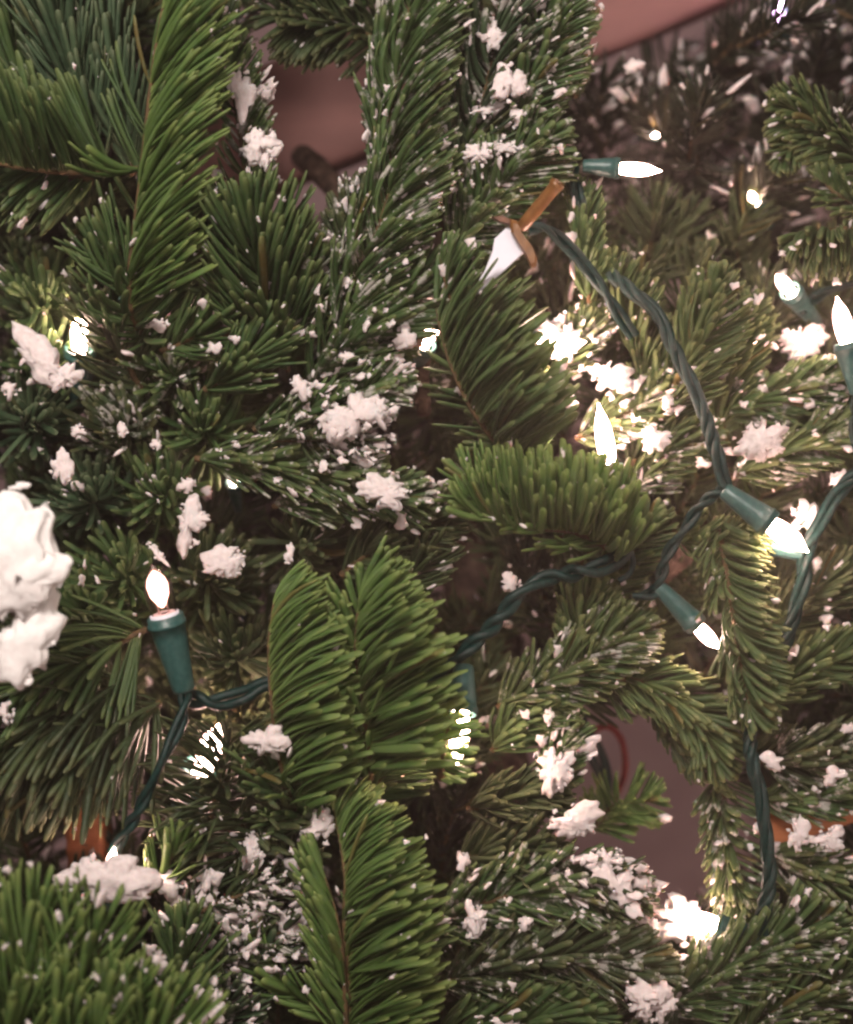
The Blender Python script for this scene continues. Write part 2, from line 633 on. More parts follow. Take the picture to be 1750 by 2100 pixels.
def make_branch(pts, L, n, al=52, up=None, c=.55, lobes=BOTH, w=7.6, fine=True, jit=1.0, tip=.55, r0=7, tz=.72):
    P = [at(*p) for p in pts]
    ns_ = 60
    S = spline(P, ns_)
    seg = np.r_[0, np.cumsum(np.linalg.norm(np.diff(S, axis=0), axis=1))]
    S = np.stack([np.interp(np.linspace(0, seg[-1], ns_), seg, S[:, i]) for i in range(3)], -1)
    TT = norm(np.gradient(S, axis=0))
    k = np.mean([kd(p[2]) for p in pts])
    t = np.linspace(0, 1, n) ** .93
    t = np.clip(t + rng.normal(0, .35 / n * jit * 3, n), 0, 1)
    x = t * (ns_ - 1)
    i0 = np.clip(x.astype(int), 0, ns_ - 2)
    fr_ = (x - i0)[:, None]
    p = S[i0] * (1 - fr_) + S[i0 + 1] * fr_
    T_ = norm(TT[i0] * (1 - fr_) + TT[i0 + 1] * fr_)
    view = np.array([0, -1.0, 0])
    Vv = view - (T_ @ view)[:, None] * T_
    small = np.linalg.norm(Vv, axis=1) < .35
    Vv[small] = np.array([0, 0, 1.0]) - (T_[small] @ np.array([0, 0, 1.0]))[:, None] * T_[small]
    Vv = norm(Vv)
    Sd = np.cross(T_, Vv)          # right-hand side when looking along the twig from the viewer's side
    Sd = norm(Sd)
    # pick the lobe
    wts = np.array([l[2] for l in lobes], float)
    wts /= wts.sum()
    pick = rng.choice(len(lobes), n, p=wts)
    ce = np.array([l[0] for l in lobes])[pick]
    sp = np.array([l[1] for l in lobes])[pick]
    phi = np.radians(ce + sp * rng.normal(0, .6, n) if lobes is not ALL else rng.uniform(0, 360, n))
    R = np.cos(phi)[:, None] * Sd + np.sin(phi)[:, None] * Vv
    taper = 1 - (1 - tip) * np.clip((t - tz) / (1 - tz), 0, 1) ** 1.3
    alr = np.radians((al + rng.normal(0, 4.5 * jit, n)) * (.35 + .65 * np.clip((1 - t) / .16, 0, 1)))
    D0 = norm(np.cos(alr)[:, None] * T_ + np.sin(alr)[:, None] * R)
    if up is None:
        E = norm(T_ * .9 + np.array([0, -.25, 0]))
    else:
        ur = math.radians(up[0])
        E = np.broadcast_to(norm(np.array([math.cos(ur), -(up[1] if len(up) > 1 else .25), math.sin(ur)])), (n, 3))
    cc = np.clip(c + rng.normal(0, .10 * jit, n), 0, .95)[:, None]
    D1 = norm(D0 * (1 - cc) + E * cc + rng.normal(0, .042 * jit, (n, 3)))
    W = w * 1.03 * k * rng.uniform(.85, 1.12, n)
    LL = L * k * taper * np.clip(rng.normal(.96, .065 * (jit ** .6), n), .5, 1.12)
    odd = rng.random(n) < .04
    LL[odd] *= rng.uniform(.6, .85, odd.sum())
    SDv = norm(np.cross(D0, norm(np.cross(T_, D0) + rng.normal(0, .25, (n, 3)))))
    SDv = norm(np.cross(T_, R) * .75 + T_ * .45 + rng.normal(0, .18, (n, 3)))
    v_, f_, uv_, pos, tan = blades(p, D0, D1, SDv, LL, W, fine)
    rad = np.linspace(r0, r0 * .42, ns_) * k
    stem = tube(S, rad, 8)
    return stem, (v_, f_, uv_), pos, tan, k


def branch(pts, L=170, n=150, mat='green', snow=0, ss=6.0, edge=1.5, label=None, **kw):
    stem, (v_, f_, uv_), pos, tan, k = make_branch(pts, L, n, **kw)
    br = build('branch', stem[0], stem[1], M['twig'], tree)
    if label:
        br['label'] = label
    build('needles', v_, f_, M[mat + '_frost' if snow >= 22 and mat + '_frost' in M else mat], br, uv=uv_)
    if snow:
        snow = int(snow * 2.2)
        i = rng.integers(0, len(pos), snow)
        K = pos.shape[1]
        u_ = rng.random(snow) ** (1 / edge)
        kk = np.clip((u_ * K).astype(int), 0, K - 1)
        P = pos[i, kk] + rng.normal(0, 3 * k, (snow, 3)) + np.array([0, -5 * k, 2 * k])
        size = np.minimum(np.exp(rng.normal(math.log(ss * .66), .66, snow)), ss * 2.2) * k
        st = rng.uniform(.7, 1.6, snow)
        fv, ff = flecks(P, tan[i, kk], size, st)
        build('snow_flecks', fv, ff, M['snow'], br)
    ALLN.append(pos[:, -2])
    return br


# --- front and middle sprays: (x, y, depth cm), read off the plan sheet
B_ = branch
# upper left comb
B_([(268, 640, 1), (268, 540, .3), (285, 400, 0), (300, 260, -.3), (318, 110, -.4), (345, -40, -.2)], 225, 200, 'fresh', 5, jit=1.3,  al=40, up=(26, .25), c=.58, lobes=RIGHT, w=8.2,
   label='bright green comb of long needles at the upper left')
B_([(270, 620, 1.8), (280, 480, 1.3), (296, 300, .9), (312, 130, .6)], 190, 90, 'green', 4, al=42, up=(60, .1), c=.3, lobes=RIGHTL, w=8)
B_([(290, 345, 1.0), (262, 345, .7)], 190, 5, 'fresh', 0, al=30, up=(112, .3), c=.5, lobes=[(150, 12, 1)], w=8)
B_([(285, 620, 1), (250, 560, .6), (215, 520, .4)], 150, 40, 'green', 4, al=40, up=(110, .3), c=.5, lobes=BOTH, w=7.6)
B_([(300, 700, 2), (268, 640, 1.2), (262, 560, .8)], 170, 80, 'green', 10, al=55, up=(40, .3), c=.45, w=8)
B_([(290, 800, 2.5), (250, 720, 2), (225, 620, 1.6)], 150, 90, 'dark', 14, al=55, up=(70, .4), c=.4, w=7)
# far upper left
B_([(230, 350, .8), (120, 352, .3), (20, 340, -.3), (-90, 310, -.6)], 225, 110, 'green', 6, al=70, up=(112, .35), c=.55, lobes=[(10, 22, 1), (60, 30, .6)], w=8.4,
   label='long needles sweeping up and left from a level twig at the top left')
B_([(190, 370, 2), (130, 360, 1.6), (60, 350, 1.2)], 150, 36, 'green', 4, al=60, up=(230, .2), c=.5, lobes=LEFT, w=8)
B_([(210, 350, 2.4), (160, 190, 1.8), (115, 40, 1.2), (90, -80, 1)], 190, 190, 'blue', 6, al=34, up=(98, .3), c=.5, w=8)
B_([(275, 360, 2.6), (235, 200, 2.2), (205, 60, 2), (190, -80, 2)], 180, 180, 'blue', 5, al=30, up=(92, .3), c=.5, w=8)
B_([(60, 240, 2.4), (30, 100, 2), (-10, -60, 1.6)], 190, 150, 'green', 12, al=34, up=(100, .3), c=.5, w=8)
B_([(430, 120, 2), (420, 20, 1.8), (418, -60, 1.6)], 120, 70, 'blue', 12, al=32, up=(80, .3), c=.4, w=8)
# snowy spray right of the comb
B_([(500, 470, 2.5), (500, 340, 2), (480, 200, 1.8), (455, 80, 1.6)], 100, 150, 'green', 40, ss=6, al=50, up=(50, .3), c=.4, lobes=RIGHTL, w=7.6)
B_([(590, 760, 2.6), (545, 620, 1.2), (525, 520, .6), (515, 470, .4)], 215, 170, 'green', 16, ss=5.5, al=42, up=(82, .4), c=.4, w=8.2,
   label='dark green upright fan left of the frosted comb')
B_([(560, 700, 2), (600, 610, 1.6), (640, 550, 1.4)], 150, 110, 'green', 26, al=44, up=(65, .3), c=.4, w=7.8)
B_([(540, 620, 1.6), (480, 560, 1.3), (450, 470, 1.3)], 150, 80, 'green', 6, al=48, up=(95, .2), c=.4, w=7.8)
# big frosted comb, upper half then lower half
B_([(770, 470, 1), (800, 360, .5), (803, 240, .1), (818, 140, 0), (838, 20, -.1), (850, -70, 0)], 172, 240, 'green', 60, ss=5, edge=1.2, al=46, up=(26, .3), c=.55, lobes=RIGHTL, w=7.6,
   label='frosted comb of needles curving down the top centre')
B_([(690, 700, 1.4), (735, 560, .8), (775, 470, .4), (800, 385, .2), (812, 310, .3)], 172, 210, 'green', 70, ss=5, edge=2.2, al=44, up=(28, .3), c=.55, lobes=RIGHTL, w=7.6)
B_([(800, 400, 1.8), (780, 260, 1.6), (790, 120, 1.6), (800, 20, 1.6)], 58, 110, 'blue', 60, ss=5, al=52, lobes=LEFTR, w=7)
B_([(640, 800, 1.8), (700, 720, 1.2), (790, 650, 1), (880, 590, 1.2)], 150, 170, 'green', 80, ss=6, al=48, up=(30, .3), c=.4, w=7.6)
B_([(730, 640, 2.2), (720, 520, 2), (745, 410, 1.9)], 110, 110, 'dark', 36, ss=6, al=45, up=(80, .3), w=7)
# top right cluster
B_([(960, 360, 1.6), (985, 240, 1.2), (1010, 120, 1), (1035, -40, 1)], 150, 200, 'blue', 90, ss=7, al=58, up=(25, .3), c=.4, lobes=RIGHTL, w=7.8)
B_([(1040, 330, 1.2), (1075, 220, 1), (1120, 120, 1), (1150, 0, 1.2)], 110, 210, 'green', 40, ss=5.5, al=55, up=(15, .3), c=.35, w=7.4)
B_([(1180, 200, 2.5), (1170, 110, 2.4), (1190, 30, 2.4)], 70, 110, 'olive', 46, ss=6, al=58, w=7)
B_([(930, 520, 1.4), (1000, 420, 1), (1070, 330, .8), (1110, 290, .8)], 130, 190, 'green', 26, ss=6, al=52, up=(-10, .3), c=.3, w=7.8)
B_([(900, 420, 2), (960, 330, 1.8), (1000, 260, 1.6)], 140, 130, 'green', 60, ss=7, al=48, up=(20, .3), w=7.6)
B_([(900, -10, 2), (935, 60, 2.2), (960, 160, 2.4)], 120, 90, 'dark', 26, ss=6, al=48, w=7)
# top centre, hanging dark spray
B_([(790, 90, 4), (720, 60, 3.6), (640, 50, 3.4), (570, 30, 3.2)], 115, 190, 'dark', 12, ss=4.5, al=58, up=(235, .2), c=.35, w=6.2)
B_([(800, -10, 4), (700, -20, 3.8), (600, -20, 3.6)], 110, 120, 'green', 8, ss=4.5, al=50, w=6.2)
# centre, below the ornament
B_([(960, 720, .8), (935, 650, .1), (915, 580, -.2), (905, 530, -.2)], 110, 80, 'green', 12, al=48, up=(52, .3), c=.4, lobes=RIGHT, w=7.6)
B_([(1060, 960, 1.2), (975, 850, .2), (930, 760, 0), (905, 680, 0), (895, 630, .2)], 225, 190, 'green', 8, jit=1.4,  ss=4.5, al=52, up=(18, .3), c=.5, lobes=RIGHT, w=7.8,
   label='smooth green comb slanting down the middle of the picture')
B_([(1100, 960, 1.6), (1020, 830, 1.2), (960, 730, 1.2)], 150, 130, 'green', 6, al=50, up=(15, .3), c=.3, lobes=RIGHTL, w=7.4)
# fan in the middle
B_([(1270, 1140, 1), (1190, 1095, .3), (1080, 1082, -.2), (985, 1060, -.1)], 185, 175, 'fresh', 14, ss=5, al=64, up=(82, .5), c=.45, lobes=[(12, 20, 1), (60, 34, 1)], w=8.2,
   label='upturned fan of plump needles below the tall lit bulb')
B_([(1240, 1120, .8), (1110, 1060, 0), (1010, 1020, .1), (960, 975, .3)], 120, 90, 'fresh', 10, ss=5, al=48, up=(98, .4), c=.4, lobes=BOTH, w=8)
B_([(1140, 1110, 1), (1200, 1050, .6), (1240, 1000, .6)], 110, 90, 'fresh', 6, al=52, up=(55, .4), c=.35, w=7.8)
B_([(1200, 1260, 2.2), (1260, 1180, 1.9), (1310, 1110, 1.9), (1340, 1060, 1.9)], 90, 90, 'olive', 6, al=50, up=(30, .3), c=.35, w=7.4)
# lower centre double fan
B_([(610, 1680, 1), (575, 1560, .3), (556, 1420, -.2), (552, 1320, -.2), (562, 1235, 0)], 225, 165, 'fresh', 3, al=42, up=(4, .25), c=.6, tz=.6, tip=.5, jit=1.5, lobes=RIGHT, w=8.6,
   label='left half of the broad bright green double fan')
B_([(762, 1590, .4), (755, 1510, -.3), (744, 1420, -.6), (730, 1350, -.8), (733, 1270, -.8), (740, 1215, -.7)], 235, 180, 'fresh', 2, al=48, up=(12, .25), c=.5, tz=.45, tip=.5, jit=1.5, lobes=RIGHT, w=8.8,
   label='right half of the broad bright green double fan')
B_([(760, 1600, .6), (742, 1420, -.3), (732, 1300, -.5), (740, 1220, -.5)], 120, 40, 'fresh', 0, al=38, up=(95, .3), c=.5, lobes=LEFT, w=8.4)
B_([(735, 1310, -.3), (720, 1270, -.4)], 130, 4, 'fresh', 0, al=20, up=(100, .3), c=.3, lobes=LEFT, w=8)
B_([(750, 1650, 1.4), (800, 1560, 1.2), (860, 1500, 1.2)], 130, 90, 'green', 6, al=48, up=(-10, .2), c=.3, w=7.6)
B_([(680, 1690, 1.4), (600, 1640, 1.1), (560, 1560, 1)], 150, 90, 'green', 8, al=48, up=(40, .2), c=.3, w=7.8)
# needles blown out beside the hidden bulb
B_([(905, 1600, -.6), (912, 1530, -1), (925, 1470, -1)], 85, 30, 'fresh', 0, al=65, up=(-5, .1), c=.4, lobes=RIGHT, w=5)
# bottom centre
B_([(715, 2180, .4), (716, 2010, 0), (706, 1900, -.2), (708, 1800, -.2), (692, 1690, .2), (680, 1640, .6)], 245, 215, 'fresh', 26, ss=5, edge=1.3, al=46, up=(14, .25), c=.55, tz=.35, tip=.35, jit=1.5, lobes=RIGHT, w=8.8,
   label='tall bright green comb at the bottom centre')
B_([(712, 2150, .2), (704, 1980, -.2), (690, 1880, -.2), (660, 1780, 0)], 150, 80, 'fresh', 16, ss=5, al=36, up=(104, .3), c=.5, lobes=LEFT, w=8.4)
B_([(700, 2100, .6), (560, 2000, .4), (540, 1950, .4)], 110, 24, 'fresh', 0, al=30, up=(110, .3), c=.3, w=8.4)
B_([(780, 2180, 1), (770, 2040, .8), (800, 1900, .8)], 170, 110, 'green', 20, ss=5, al=50, up=(20, .3), c=.4, w=8)
# bottom left, closest to the camera
for q, (x, y) in enumerate(((20, 2150), (110, 2170), (210, 2160), (300, 2190), (60, 2010), (170, 2040))):
    B_([(x - 40, y + 150, -2.6), (x - 12, y + 20, -3.0), (x + 22, y - 110, -3.3)], 225, 80, 'fresh', 12, ss=7, al=38, up=(76, .15), c=.5, w=8.6, jit=1.5,
       label='blurred upright needles in the bottom left corner' if q == 0 else None)
# left edge, drooping spray
B_([(270, 1390, .6), (150, 1450, .4), (60, 1500, .3), (-60, 1560, .2)], 230, 150, 'dark', 2, al=55, up=(250, .2), c=.55, lobes=[(170, 20, 1), (110, 30, .7), (20, 22, .2)], w=7.2, jit=2.2,
   label='drooping dull green needles at the lower left')
B_([(330, 1440, .9), (230, 1500, .6), (150, 1560, .5)], 200, 120, 'dark', 2, al=48, up=(262, .2), c=.4, w=7.2, jit=2.4)
B_([(300, 1290, 1), (180, 1350, .6), (60, 1400, .4), (-60, 1420, .4)], 180, 130, 'green', 8, al=55, up=(250, .3), c=.4, w=7.4)
B_([(420, 1760, 1.6), (440, 1640, 1.2), (470, 1520, 1)], 190, 110, 'dark', 2, al=52, up=(250, .1), c=.35, w=6.6)
B_([(560, 1800, 1.4), (500, 1700, 1.0), (450, 1600, 1)], 170, 80, 'dark', 3, al=52, up=(280, .1), c=.35, w=6.6)
B_([(300, 1840, .5), (330, 1800, .3), (360, 1740, .3)], 120, 22, 'fresh', 2, al=40, up=(100, .3), c=.4, w=7.4)
# end-on branches of the left middle
for (x, y, d, L_, n_, m_, s_) in ((90, 620, 2.2, 120, 130, 'green', 14), (360, 760, 1.8, 130, 150, 'green', 24), (70, 860, 1.6, 120, 130, 'blue', 12),
                                  (250, 880, 1.8, 130, 150, 'dark', 22), (420, 880, 1.6, 130, 150, 'green', 20), (190, 1020, 1.8, 120, 130, 'blue', 12),
                                  (330, 1010, 1.6, 120, 130, 'green', 18), (250, 1180, 1.6, 130, 140, 'green', 10), (430, 1180, 2.0, 130, 150, 'dark', 12),
                                  (180, 1250, 1.2, 130, 130, 'green', 8), (480, 1340, 2, 120, 130, 'dark', 6), (620, 1110, 2.2, 120, 120, 'dark', 12), (100, 740, 2, 110, 100, 'green', 10)):
    ax, ay = rng.uniform(-40, 40), rng.uniform(-40, 40)
    B_([(x + ax * .3, y + 30, d + 4), (x + ax * .2, y + 10, d + 1.8), (x, y, d)], L_, n_, m_, s_, ss=5.2, al=58, c=.5, up=(rng.uniform(40, 140), .5), lobes=ALL, w=6.8, jit=3.2)
B_([(420, 800, 1.2), (480, 760, .9), (540, 700, .9)], 130, 90, 'green', 8, al=42, up=(50, .3), c=.4, w=7.4)
B_([(330, 720, 1.4), (400, 690, 1.2), (450, 650, 1.2)], 120, 90, 'green', 14, al=45, up=(40, .3), c=.4, w=7.2)
# frosted level sprays in the middle
B_([(520, 880, 1.6), (620, 860, 1.2), (720, 820, 1), (800, 790, 1)], 110, 210, 'green', 110, ss=6, al=40, up=(8, .3), c=.4, w=7.4,
   label='heavily frosted level branch left of the centre')
B_([(400, 940, 1.3), (520, 950, 1), (640, 970, .9), (760, 980, .9)], 120, 200, 'olive', 60, ss=5.5, al=36, up=(0, .3), c=.4, w=7)
B_([(560, 1040, 1.8), (660, 1010, 1.4), (760, 1010, 1.3), (850, 1030, 1.4)], 110, 170, 'green', 60, ss=5.5, al=42, up=(0, .2), c=.4, w=7.2)
B_([(620, 780, 2), (700, 730, 1.6), (800, 700, 1.5)], 110, 150, 'green', 70, ss=6, al=42, up=(10, .3), w=7.4)
B_([(700, 1180, 2.6), (790, 1110, 2.2), (900, 1060, 2)], 120, 150, 'dark', 10, al=48, up=(20, .3), w=6.8)
B_([(800, 1230, 2.4), (860, 1150, 2.2), (880, 1050, 2.2)], 110, 130, 'dark', 14, al=50, w=6.8)
# right side of the picture
B_([(1290, 960, 3), (1370, 820, 2.4), (1430, 700, 2), (1460, 600, 1.8)], 130, 220, 'olive', 12, ss=5, al=48, up=(50, .3), c=.4, w=7,
   label='olive green spray beside the long dangling cord')
B_([(1210, 620, 2), (1200, 530, 1.6), (1195, 450, 1.5), (1180, 400, 1.6)], 80, 100, 'green', 10, al=42, up=(65, .3), w=7)
B_([(1380, 900, 3), (1310, 700, 2.4), (1250, 560, 2.2)], 105, 160, 'olive', 20, ss=5, al=46, up=(50, .3), w=6.8)
B_([(1480, 900, 3.4), (1500, 760, 3), (1530, 640, 2.8)], 100, 160, 'olive', 14, ss=6, al=48, up=(40, .3), w=6.6)
B_([(1470, 1060, 1.4), (1495, 1200, .8), (1515, 1330, .6), (1540, 1460, .6)], 110, 230, 'olive', 8, ss=5, al=52, up=(8, .4), c=.4, lobes=LEFTR, w=7.2,
   label='yellow green spray hanging below the slanting lit socket')
B_([(1380, 1090, 2), (1450, 1120, 1.5), (1540, 1130, 1.3)], 90, 90, 'olive', 6, al=50, up=(60, .3), w=7)
B_([(1230, 1390, 2.4), (1320, 1400, 2), (1420, 1460, 1.8), (1470, 1560, 1.8)], 105, 210, 'olive', 4, al=50, up=(-30, .3), c=.35, w=6.8)
B_([(1320, 1400, 3), (1370, 1490, 2.8), (1430, 1580, 2.6)], 66, 120, 'dark', 4, al=40, up=(-45, .2), w=6.6)
B_([(1480, 1580, 3.2), (1490, 1680, 2.9), (1510, 1800, 2.7), (1540, 1920, 2.6)], 92, 190, 'olive', 26, ss=5, al=56, up=(0, .3), c=.3, lobes=RIGHTL, w=6.6)
B_([(1560, 1560, 3), (1620, 1560, 2.6), (1760, 1530, 2.4)], 110, 150, 'dark', 22, ss=6, al=50, up=(20, .3), w=6.8)
B_([(1560, 1740, 3), (1640, 1780, 2.6), (1780, 1820, 2.4)], 110, 160, 'olive', 50, ss=6, al=50, up=(-10, .3), w=6.8)
B_([(1550, 1640, 3), (1650, 1640, 2.8), (1780, 1600, 2.4)], 90, 120, 'green', 30, ss=6, al=50, up=(20, .3), w=6.8)
B_([(1560, 1440, 3), (1640, 1380, 2.6), (1760, 1340, 2.4)], 110, 150, 'olive', 18, ss=5, al=50, up=(30, .3), w=6.8)
B_([(1560, 1300, 3.4), (1650, 1230, 3), (1760, 1180, 2.8)], 110, 150, 'dark', 18, ss=5, al=50, up=(40, .3), w=6.8)
B_([(1500, 980, 3), (1590, 940, 2.6), (1700, 900, 2.4), (1800, 880, 2.4)], 100, 190, 'olive', 60, ss=6, al=50, up=(10, .3), w=6.8)
B_([(1460, 850, 3.4), (1570, 820, 3), (1700, 780, 2.8)], 100, 160, 'green', 40, ss=5, al=50, up=(10, .3), w=6.8)
B_([(1300, 1010, 2.6), (1360, 940, 2.3), (1440, 890, 2.2)], 90, 110, 'olive', 40, ss=6, al=50, up=(0, .3), w=6.6)
B_([(1180, 900, 2.4), (1280, 850, 2.2), (1360, 800, 2.2)], 90, 120, 'olive', 50, ss=6, al=50, up=(10, .3), w=6.6)
B_([(1080, 800, 2.4), (1150, 740, 2.2), (1220, 660, 2.2)], 90, 110, 'olive', 50, ss=6, al=50, up=(60, .3), w=6.6)
# right edge, upper
B_([(1800, 470, 2), (1720, 470, 1.6), (1640, 480, 1.5)], 115, 110, 'olive', 6, al=60, up=(268, .3), c=.5, lobes=[(170, 22, 1), (100, 40, .7)], w=7.2)
B_([(1800, 370, 3), (1720, 300, 2.8), (1620, 220, 2.8)], 110, 130, 'olive', 16, ss=5, al=40, up=(240, .3), c=.4, w=6.8)
B_([(1700, 250, 3), (1640, 290, 2.8), (1600, 330, 2.8)], 60, 50, 'olive', 2, al=50, up=(250, .3), c=.4, w=7)
B_([(1800, 430, 2.4), (1720, 400, 2.2), (1690, 370, 2.2)], 70, 50, 'olive', 4, al=50, up=(120, .3), c=.4, w=7)
# below the middle
B_([(1020, 1450, 2), (1120, 1400, 1.7), (1220, 1340, 1.6), (1300, 1290, 1.6)], 120, 210, 'olive', 26, ss=5, al=50, up=(10, .3), c=.35, w=7)
B_([(1010, 1540, 2.4), (1060, 1480, 2), (1130, 1440, 1.8)], 110, 130, 'green', 12, ss=5, al=48, up=(30, .3), w=7)
B_([(1210, 1400, 2), (1190, 1300, 1.8), (1210, 1220, 1.7)], 100, 110, 'olive', 8, al=48, up=(70, .3), w=7)
B_([(960, 1660, 2.4), (1040, 1640, 1.8), (1120, 1620, 1.6)], 110, 130, 'dark', 5, al=50, up=(10, .3), w=7)
B_([(940, 1760, 2.4), (1050, 1750, 1.8), (1110, 1730, 1.6)], 120, 110, 'dark', 8, al=58, up=(20, .3), c=.4, w=7)
B_([(880, 1900, 2), (1000, 1850, 1.5), (1140, 1820, 1.2), (1260, 1850, 1.2)], 140, 220, 'green', 50, ss=6, edge=2, al=48, up=(10, .3), c=.4, w=7.6)
B_([(900, 2020, 1.6), (1040, 1980, 1.2), (1180, 1960, 1), (1330, 1990, 1)], 140, 240, 'dark', 26, ss=6, al=48, up=(14, .3), c=.4, w=7.6)
B_([(880, 2140, 1.4), (1040, 2100, 1), (1200, 2080, .9)], 140, 200, 'green', 14, ss=6, al=46, up=(20, .3), c=.4, w=7.8)
B_([(1180, 1760, 2), (1230, 1790, 1.5), (1300, 1850, 1.3)], 90, 110, 'green', 60, ss=7, al=50, up=(-20, .3), w=7)
B_([(1110, 1640, 2.2), (1140, 1560, 1.8), (1160, 1500, 1.8)], 90, 90, 'green', 24, ss=6, al=50, up=(40, .3), w=7)
B_([(1215, 1700, 5), (1265, 1650, 4.6), (1330, 1640, 4.4)], 90, 100, 'fresh', 2, al=62, up=(60, .3), c=.3, w=5.6)
# bottom right
B_([(1350, 2080, 1.8), (1450, 2010, 1.3), (1560, 1950, 1), (1680, 1900, 1)], 140, 230, 'green', 36, ss=6, al=46, up=(48, .35), c=.4, w=7.4,
   label='pale green spray filling the bottom right corner')
B_([(1480, 2160, 1.4), (1580, 2080, 1.1), (1700, 2020, 1), (1800, 1980, 1)], 130, 210, 'olive', 46, ss=6, al=48, up=(40, .3), c=.4, w=7.4)
B_([(1380, 2000, 2), (1340, 2050, 1.8), (1250, 2120, 1.8)], 110, 110, 'dark', 30, ss=6, al=50, w=7)
# lower left tangle under the snow
B_([(330, 2000, 1.6), (420, 1900, 1.2), (520, 1830, 1.2), (600, 1800, 1.4)], 120, 190, 'dark', 130, ss=7.5, al=54, up=(70, .4), c=.4, w=7.4)
B_([(420, 2150, 1), (480, 2040, .8), (560, 1930, .9)], 130, 160, 'blue', 70, ss=7, al=50, up=(80, .4), c=.4, w=7.8)
B_([(330, 2120, .2), (370, 2010, -.2), (380, 1920, -.3)], 160, 70, 'green', 12, ss=6, al=36, up=(75, .4), c=.4, w=8.6)
B_([(640, 1850, 1.6), (600, 1760, 1.4), (610, 1680, 1.4)], 100, 100, 'dark', 30, ss=6, al=50, w=7)
for (pts_, n_, s_) in (([(360, 1900, .6), (450, 1850, .3), (560, 1820, .3)], 60, 70), ([(400, 2010, .6), (500, 1950, .3), (600, 1900, .4)], 60, 70),
                      ([(1120, 1780, 1.2), (1200, 1800, .9), (1300, 1830, .9)], 60, 50), ([(560, 900, .8), (660, 900, .5), (760, 880, .5)], 60, 60)):
    B_(pts_, 90, n_, 'dark', s_, ss=7.5, al=60, w=6.6, jit=2)
N_FRONT = sum(1 for o in tree.children if o.name.startswith('branch'))

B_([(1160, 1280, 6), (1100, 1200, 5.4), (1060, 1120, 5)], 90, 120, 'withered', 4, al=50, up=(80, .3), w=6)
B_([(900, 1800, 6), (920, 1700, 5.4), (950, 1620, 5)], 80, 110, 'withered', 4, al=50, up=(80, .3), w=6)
# --- inner branches, deeper in the tree: none where the board, the wall or the slat show through
def in_hole(x, y, pad=0):
    if x > 1190 and y < 85 - (x - 1290) * .42:
        return True
    for (cx, cy, rx, ry) in ((655, 205, 150 + pad, 145 + pad), (1290, 1550, 140, 130), (1360, 1750, 140, 160),
                             (1700, 1665, 70, 36), (190, 1700, 50, 60), (1215, 1520, 70, 60), (1280, 1660, 130, 100), (690, 390, 60, 70), (980, 1210, 45, 60),
                             (480, 690, 55, 50), (1040, 1720, 60, 90)):
        if ((x - cx) / rx) ** 2 + ((y - cy) / ry) ** 2 < 1:
            return True
    return False


def seg_clear(p, q, pad):
    return not any(in_hole(p[0] + (q[0] - p[0]) * s, p[1] + (q[1] - p[1]) * s, pad) for s in (0, .2, .4, .6, .8, 1, 1.15))


def random_twig(x, y, d, L_):
    a = math.radians(rng.normal(70, 50))
    p0 = (x, y, d + 1.5)
    p1 = (x + math.cos(a) * L_ * .5 + rng.normal(0, 12), y - math.sin(a) * L_ * .5, d + .4)
    p2 = (x + math.cos(a) * L_, y - math.sin(a) * L_, d)
    return [p0, p1, p2]


stemsP, FP = [], []
ST = {'dark': [[], [], [], 0], 'withered': [[], [], [], 0]}
count = 0
cells = [(x, y) for y in range(-60, 2200, 105) for x in range(-60, 1850, 105)]
rng.shuffle(cells)
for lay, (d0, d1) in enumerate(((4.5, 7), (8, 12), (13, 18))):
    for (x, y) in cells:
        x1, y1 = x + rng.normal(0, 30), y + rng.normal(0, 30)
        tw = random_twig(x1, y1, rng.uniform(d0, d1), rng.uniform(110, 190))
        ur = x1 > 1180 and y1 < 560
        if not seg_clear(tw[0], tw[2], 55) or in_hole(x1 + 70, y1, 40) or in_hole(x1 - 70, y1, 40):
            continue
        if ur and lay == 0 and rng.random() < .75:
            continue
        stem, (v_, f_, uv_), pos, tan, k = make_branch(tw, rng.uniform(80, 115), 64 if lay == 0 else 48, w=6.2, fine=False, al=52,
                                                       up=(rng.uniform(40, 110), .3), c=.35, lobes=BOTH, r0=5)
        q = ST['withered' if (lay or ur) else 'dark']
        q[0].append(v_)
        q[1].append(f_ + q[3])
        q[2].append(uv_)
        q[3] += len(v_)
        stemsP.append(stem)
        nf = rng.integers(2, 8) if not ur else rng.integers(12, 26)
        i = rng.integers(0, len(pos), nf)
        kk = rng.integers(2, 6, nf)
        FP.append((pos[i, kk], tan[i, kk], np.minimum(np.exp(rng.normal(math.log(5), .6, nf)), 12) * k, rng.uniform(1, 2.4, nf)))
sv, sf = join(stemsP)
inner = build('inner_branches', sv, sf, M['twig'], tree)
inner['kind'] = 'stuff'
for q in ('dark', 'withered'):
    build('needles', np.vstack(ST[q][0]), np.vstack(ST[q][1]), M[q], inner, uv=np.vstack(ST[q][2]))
fv, ff = flecks(np.vstack([q[0] for q in FP]), np.vstack([q[1] for q in FP]), np.concatenate([q[2] for q in FP]), np.concatenate([q[3] for q in FP]))
build('snow_flecks', fv, ff, M['snow'], inner)

# bare limbs
def limb(pts, r0, r1, label=None):
    S = spline([at(*p) for p in pts], 50)
    k = kd(pts[0][2])
    rad = np.linspace(r0, r1, 50) * k * (1 + .12 * np.sin(np.arange(50) * 1.9) * rng.uniform(.4, 1, 50))
    v_, f_ = tube(S, rad, 14)
    o = build('bare_limb', v_, f_, M['bark'], tree)
    if label:
        o['label'] = label


